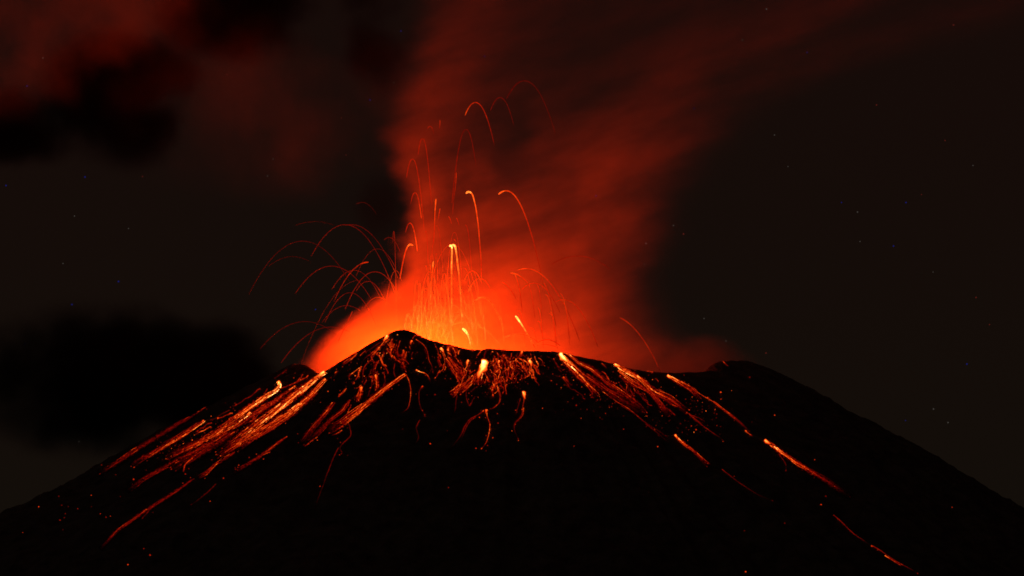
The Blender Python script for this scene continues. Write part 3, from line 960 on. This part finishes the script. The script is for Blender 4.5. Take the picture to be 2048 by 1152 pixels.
JL = "lava arcs thrown out to the left of the column"
JC = "lava jets rising in the column"
JR = "lava arcs falling to the right of the column"
JETS = [
    ("clear orange arch of lava high above the column", JC, arc(951, 204, .061, 930, 989), .44, 1.3, 0, (1, .55), 30, 0),
    ("tall narrow arch of lava below the clear orange one", JC, arc(932, 257, .19, 904, 952, False), .36, 1.2, -30, (.85, .6), 30, 0),
    ("slim red arch topping the left side of the column", JC, arc(845, 275, .42, 836, 863), .42, 1.2, 10, (.8, .7), 20, 0),
    ("second slim arch at the column's left edge, a little lower", JC, arc(825, 316, .27, 813, 848), .43, 1.2, -60, (.8, .8), 20, 0),
    ("widest faint arch at the very top right of the jets", JC, arc(1049, 161, .028, 1013, 1112), .22, 1.2, 60, (1, .6), 60, 0),
    ("faint small arch left of the widest top one", JC, arc(1000, 194, .075, 981, 1028), .26, 1.0, 60, (1, .8), 20, 0),
    ("bright hooked lava jet with a long straight drop in mid column", JC, [(932, 387), (934, 383), (939, 382), (945, 388), (951, 412), (956, 445), (959, 480), (962, 520), (963, 560)], .66, 1.5, -120, (1, .6), 20, 2.0),
    ("bright hooked lava jet curving over the dark smoke on the right", JC, arc(1012, 381, .034, 997, 1088), .58, 1.4, -80, (1, .35), 80, 1.6),
    ("brightest straight lava jet over the crater, left of a twin", JC, [(899, 493), (901, 488), (904, 490), (903, 530), (903, 580), (904, 650)], .80, 1.7, -140, (1, .55), 20, 2.2),
    ("bright twin lava jet bending off to the right of the straight one", JC, [(905, 489), (908, 488), (911, 494), (915, 525), (919, 560), (922, 600), (925, 650)], .76, 1.6, -150, (1, .55), 30, 2.0),
    ("short straight lava jet left of the bright twins", JC, [(867, 523), (864, 545), (862, 572), (861, 610)], .60, 1.4, -130, (1, .6), 10, 1.4),
    ("tiny lava jet touching the short straight one", JC, [(860, 529), (861, 536), (860, 545)], .52, 1.1, -130, (1, .7), 0, 0),
    ("straight red lava jet in the upper column", JC, [(872, 398), (870, 420), (869, 450), (867, 490)], .54, 1.4, -100, (1, .5), 10, 1.3),
    ("short red dash just right of the straight upper jet", JC, [(880, 417), (878, 428), (876, 440)], .46, 1.1, -100, (1, .7), 0, 0),
    ("tiny upright dash above the left arches", JC, [(880, 240), (880, 248), (879, 258)], .42, 1.1, 0, (1, .7), 0, 0),
    ("short curved red jet beside the tiny upright dash", JC, arc(860, 250, .3, 855, 868), .34, 1.0, 0, (1, .8), 0, 0),
    ("bright hook of lava on the column's left edge", JC, arc(821, 487, .16, 800, 826, True), .62, 1.4, -110, (1, .55), 20, 1.5),
    ("narrow arch above the bright left edge hook", JC, arc(820, 444, .26, 811, 835, True), .52, 1.3, -60, (1, .6), 20, 0),
    ("small arch high on the column's left edge", JC, arc(830, 383, .32, 821, 843, True), .44, 1.2, -30, (1, .7), 20, 0),
    ("short pair of dashes in the middle of the column", JC, [(897, 433), (900, 436), (903, 448)], .44, 1.1, -90, (1, .6), 0, 0),
    ("slanted small dash right of the column's middle", JC, [(913, 436), (916, 442), (918, 450)], .40, 1.0, -90, (1, .6), 0, 0),
    ("small red knot of lava above the twins", JC, [(908, 478), (910, 481), (912, 484)], .44, 1.2, -100, (1, .8), 0, 0),
    ("thin upright thread beside the narrow tall arch", JC, [(913, 345), (911, 372), (907, 400), (905, 428)], .38, 1.1, -20, (1, .5), 10, 0),
    ("stubby bright jet right behind the peak", JC, [(925, 657), (932, 663), (938, 674), (941, 690)], .80, 2.2, -200, (1, .7), 10, 2.8),
    ("small arch just above the peak", JC, arc(816, 626, .5, 807, 828), .60, 1.3, -190, (1, .8), 10, 0),
    ("small arch over the glow right of the peak", JC, arc(845, 608, .5, 836, 858), .54, 1.2, -190, (1, .8), 10, 0),
    # left
    ("high red arch reaching out left from the column", JL, arc(690, 449, .0138, 622, 792), .33, 1.15, -90, (.85, 1.15), -40, 0),
    ("twin of the high red arch just to its right", JL, arc(703, 449, .0125, 690, 796), .30, 1.1, -40, (.9, 1.1), -40, 0),
    ("broadest faint arch, farthest out on the left", JL, arc(605, 482, .0092, 497, 700), .28, 1.1, -150, (.75, 1.2), -60, 0),
    ("flat faint arch inside the broadest one", JL, arc(585, 513, .0085, 537, 622), .25, 1.0, -150, (.8, 1.0), -20, 0),
    ("middle red arch over the left slope", JL, arc(663, 532, .0105, 590, 742), .33, 1.15, -120, (.8, 1.2), -60, 0),
    ("pinkish half arch with a bright upper end", JL, arc(736, 524, .0170, 668, 737, True), .46, 1.2, -160, (1, .65), 40, 1.2),
    ("low red arch crossing the pinkish half arch", JL, arc(708, 540, .020, 664, 762), .34, 1.1, -130, (.85, 1.1), -40, 0),
    ("red arch ending in the orange glow", JL, arc(750, 543, .021, 690, 806), .40, 1.2, -170, (.75, 1.2), -40, 0),
    ("small arch nested under the red ones", JL, arc(736, 562, .035, 712, 768), .34, 1.1, -160, (.8, 1.1), -10, 0),
    ("lower arch rising from the left glow", JL, arc(700, 585, .024, 650, 752), .33, 1.1, -170, (.75, 1.2), -40, 0),
    ("short flat arch low in the left glow", JL, arc(693, 611, .014, 644, 722), .32, 1.1, -180, (.8, 1.1), -20, 0),
    ("lowest far reaching arch on the left", JL, arc(610, 643, .0068, 520, 676), .31, 1.1, -180, (.85, 1.0), -50, 0),
    ("orange streaked arch landing near the left rim bump", JL, arc(662, 654, .0072, 562, 700), .36, 1.2, -200, (.95, .9), -50, 0),
    ("straight orange thread slanting in the left glow", JL, [(705, 622), (696, 642), (686, 662), (676, 684)], .48, 1.3, -220, (1, .6), 0, 0),
    ("short flat dash inside the left glow", JL, arc(756, 594, .03, 730, 778), .44, 1.1, -200, (.8, 1), 0, 0),
    ("faint flat arch above all the left ones", JL, arc(630, 443, .005, 590, 672), .20, 1.0, -90, (.9, 1), -20, 0),
    ("faint topmost curl on the left", JL, arc(724, 404, .030, 712, 752), .22, 1.0, -60, (1, .8), 0, 0),
    ("small loop of lava close to the column's left side", JL, arc(778, 474, .060, 768, 800), .34, 1.1, -100, (.8, 1), 0, 0),
    ("faint steep thread left of the column", JL, arc(755, 497, .03, 712, 790), .26, 1.0, -100, (.7, 1.1), 0, 0),
    ("faint thread falling steeply outside the low arch", JL, arc(720, 560, .012, 590, 735), .24, 1.0, -140, (.45, 1.1), -60, 0),
    # right
    ("small tight arch in the orange glow", JR, arc(945, 541, .075, 928, 964), .50, 1.2, -160, (.9, .9), 10, 0),
    ("small arch just under the tight one", JR, arc(960, 556, .05, 936, 980), .46, 1.2, -170, (.8, .9), 10, 0),
    ("round arch low in the glow right of the twins", JR, arc(965, 594, .036, 943, 1006), .52, 1.2, -180, (.9, .8), 20, 0),
    ("bright slanting lava jet just above the rim", JR, [(1031, 632), (1040, 644), (1050, 660), (1060, 678), (1071, 697)], .78, 1.8, -240, (1, .7), -10, 2.2),
    ("hooked thread over the right glow with a bright tip", JR, arc(1022, 546, .018, 1021, 1058), .52, 1.2, -170, (1, .7), 10, 1.2),
    ("steep thread dropping from the hooked one", JR, [(1030, 549), (1036, 566), (1041, 590), (1045, 625)], .48, 1.1, -170, (1, .5), 10, 0),
    ("long arch sweeping down through the right glow", JR, arc(1052, 537, .0125, 1034, 1160), .46, 1.2, -140, (1, .6), 40, 0),
    ("shorter arch beneath the long sweeping one", JR, arc(1068, 566, .022, 1043, 1120), .44, 1.1, -160, (1, .6), 20, 0),
    ("bent arch ending at the rim beyond the bright flow", JR, arc(1127, 599, .020, 1112, 1196), .40, 1.15, -170, (1, .8), 20, 0),
    ("faint wide arch over the right end of the crater", JR, arc(1155, 512, .0062, 1103, 1222), .29, 1.1, -100, (.9, .8), 40, 0),
    ("lone red arc falling far right of the column", JR, arc(1220, 631, .011, 1240, 1321), .38, 1.2, -200, (1, .85), -60, 0),
    ("low flat dash just over the right rim", JR, arc(1094, 679, .018, 1074, 1120), .56, 1.2, -250, (1, .7), 0, 0),
    ("second low flat dash at the right rim", JR, arc(1090, 689, .010, 1068, 1116), .54, 1.1, -250, (.9, .8), 0, 0),
    ("flat arch in the lower right glow", JR, arc(1036, 668, .010, 1008, 1076), .54, 1.1, -220, (.9, .8), 0, 0),
    ("curved thread beside the shorter right arch", JR, arc(998, 563, .03, 1004, 1032), .46, 1.1, -170, (1, .6), 0, 0),
    ("thin steep thread falling into the right glow", JR, arc(1080, 560, .09, 1088, 1112), .40, 1.0, -160, (1, .6), 0, 0),
]
for j in JETS:
    jet(*j)
# fine falling threads in the glow that nothing tells apart
for i in range(24):
    ax = random.uniform(850, 1130)
    ay = random.uniform(560, 660) if ax > 960 else random.uniform(420, 640)
    k = random.uniform(.25, .7)
    w = math.sqrt(random.uniform(60, 150) / k)
    pts = arc(ax, ay, k, ax - random.uniform(0, 3), ax + w * (1 if ax > 900 else random.choice((-1, 1))))
    pts = [(x, yy) for x, yy in pts if yy < 700 - 0]
    if len(pts) > 6:
        jet("fine faint thread of lava falling steeply inside the glow", "fine threads falling in the glow", pts, .36 + .0006 * (ay - 420), 0.62, random.uniform(-260, 20), (1, .6), 10, 0)

for i in range(34):
    # whole parabolas that leave the vent and come down around it
    vx = random.gauss(850, 26)
    side = random.choice((-1, 1, 1))
    half = min(70, abs(random.gauss(0, 1)) * 34 + 5)
    top = 690 - abs(random.gauss(0, 1)) * 110 - 40
    ax = vx + side * half
    k = (690 - top) / half ** 2
    reach = half * random.uniform(.6, 1.0)
    pts = arc(ax, top, k, vx, ax + reach) if side > 0 else arc(ax, top, k, ax - reach, vx)
    a0 = int(len(pts) * random.uniform(0, .45))
    pts = [(x, yy) for x, yy in (pts[a0:] if side > 0 else pts[:len(pts) - a0])]
    if len(pts) > 6:
        jet("hair thin arc of lava in the dense spray close over the crater", "hair thin arcs over the crater", pts, random.uniform(.24, .38), 0.48, random.uniform(-220, 60), (1, .8), 10, 0)

# ------------------------------------------------------------------ stars
def star_mat(col):
    m = new_mat("star light")
    b = m.node_tree.nodes["Principled BSDF"]
    b.inputs["Base Color"].default_value = (0, 0, 0, 1)
    b.inputs["Emission Color"].default_value = (*col, 1)
    b.inputs["Emission Strength"].default_value = 0.32
    m.cycles.emission_sampling = 'NONE'
    return m


STARS = {
    "blue": ((0.02, 0.03, 0.40), [(54, 172), (299, 161), (285, 140), (284, 181), (170, 354), (12, 371), (969, 113), (1388, 217), (1614, 105), (1683, 405), (1812, 405), (1787, 492), (1192, 392), (202, 692), (478, 754), (237, 563), (631, 619), (1934, 728), (1811, 841), (740, 200), (802, 62), (144, 609), (50, 688)]),
    "red": ((0.28, 0.03, 0.02), [(306, 235), (285, 353), (683, 236), (692, 310), (1753, 210), (1843, 389), (1367, 468), (294, 293), (1532, 706), (1979, 649), (1952, 595), (231, 652), (1890, 281), (454, 149), (1907, 50)]),
    "white": ((0.16, 0.14, 0.12), [(275, 94), (276, 109), (484, 28), (215, 66), (86, 116), (546, 318), (149, 432), (257, 457), (126, 527), (1549, 270), (1576, 333), (1292, 487), (1347, 451), (1866, 544), (1946, 331), (1867, 818), (438, 720), (1452, 682), (1485, 80), (1715, 424), (1720, 483), (1289, 529), (1408, 637), (1896, 845), (1533, 18), (535, 352), (788, 165), (158, 883)]),
}
for nm, (col, spots) in STARS.items():
    mt = star_mat(col)
    for px, py in spots:
        bm = bmesh.new()
        bmesh.ops.create_icosphere(bm, subdivisions=1, radius=random.uniform(4.2, 7.0))
        me = bpy.data.meshes.new("star")
        bm.to_mesh(me); bm.free()
        me.materials.append(mt)
        o = bpy.data.objects.new("star", me)
        C.objects.link(o)
        o.location = at(px, py, 24000.0)
        tag(o, f"tiny faint {nm} star in the dark night sky", "star", f"faint {nm} stars")
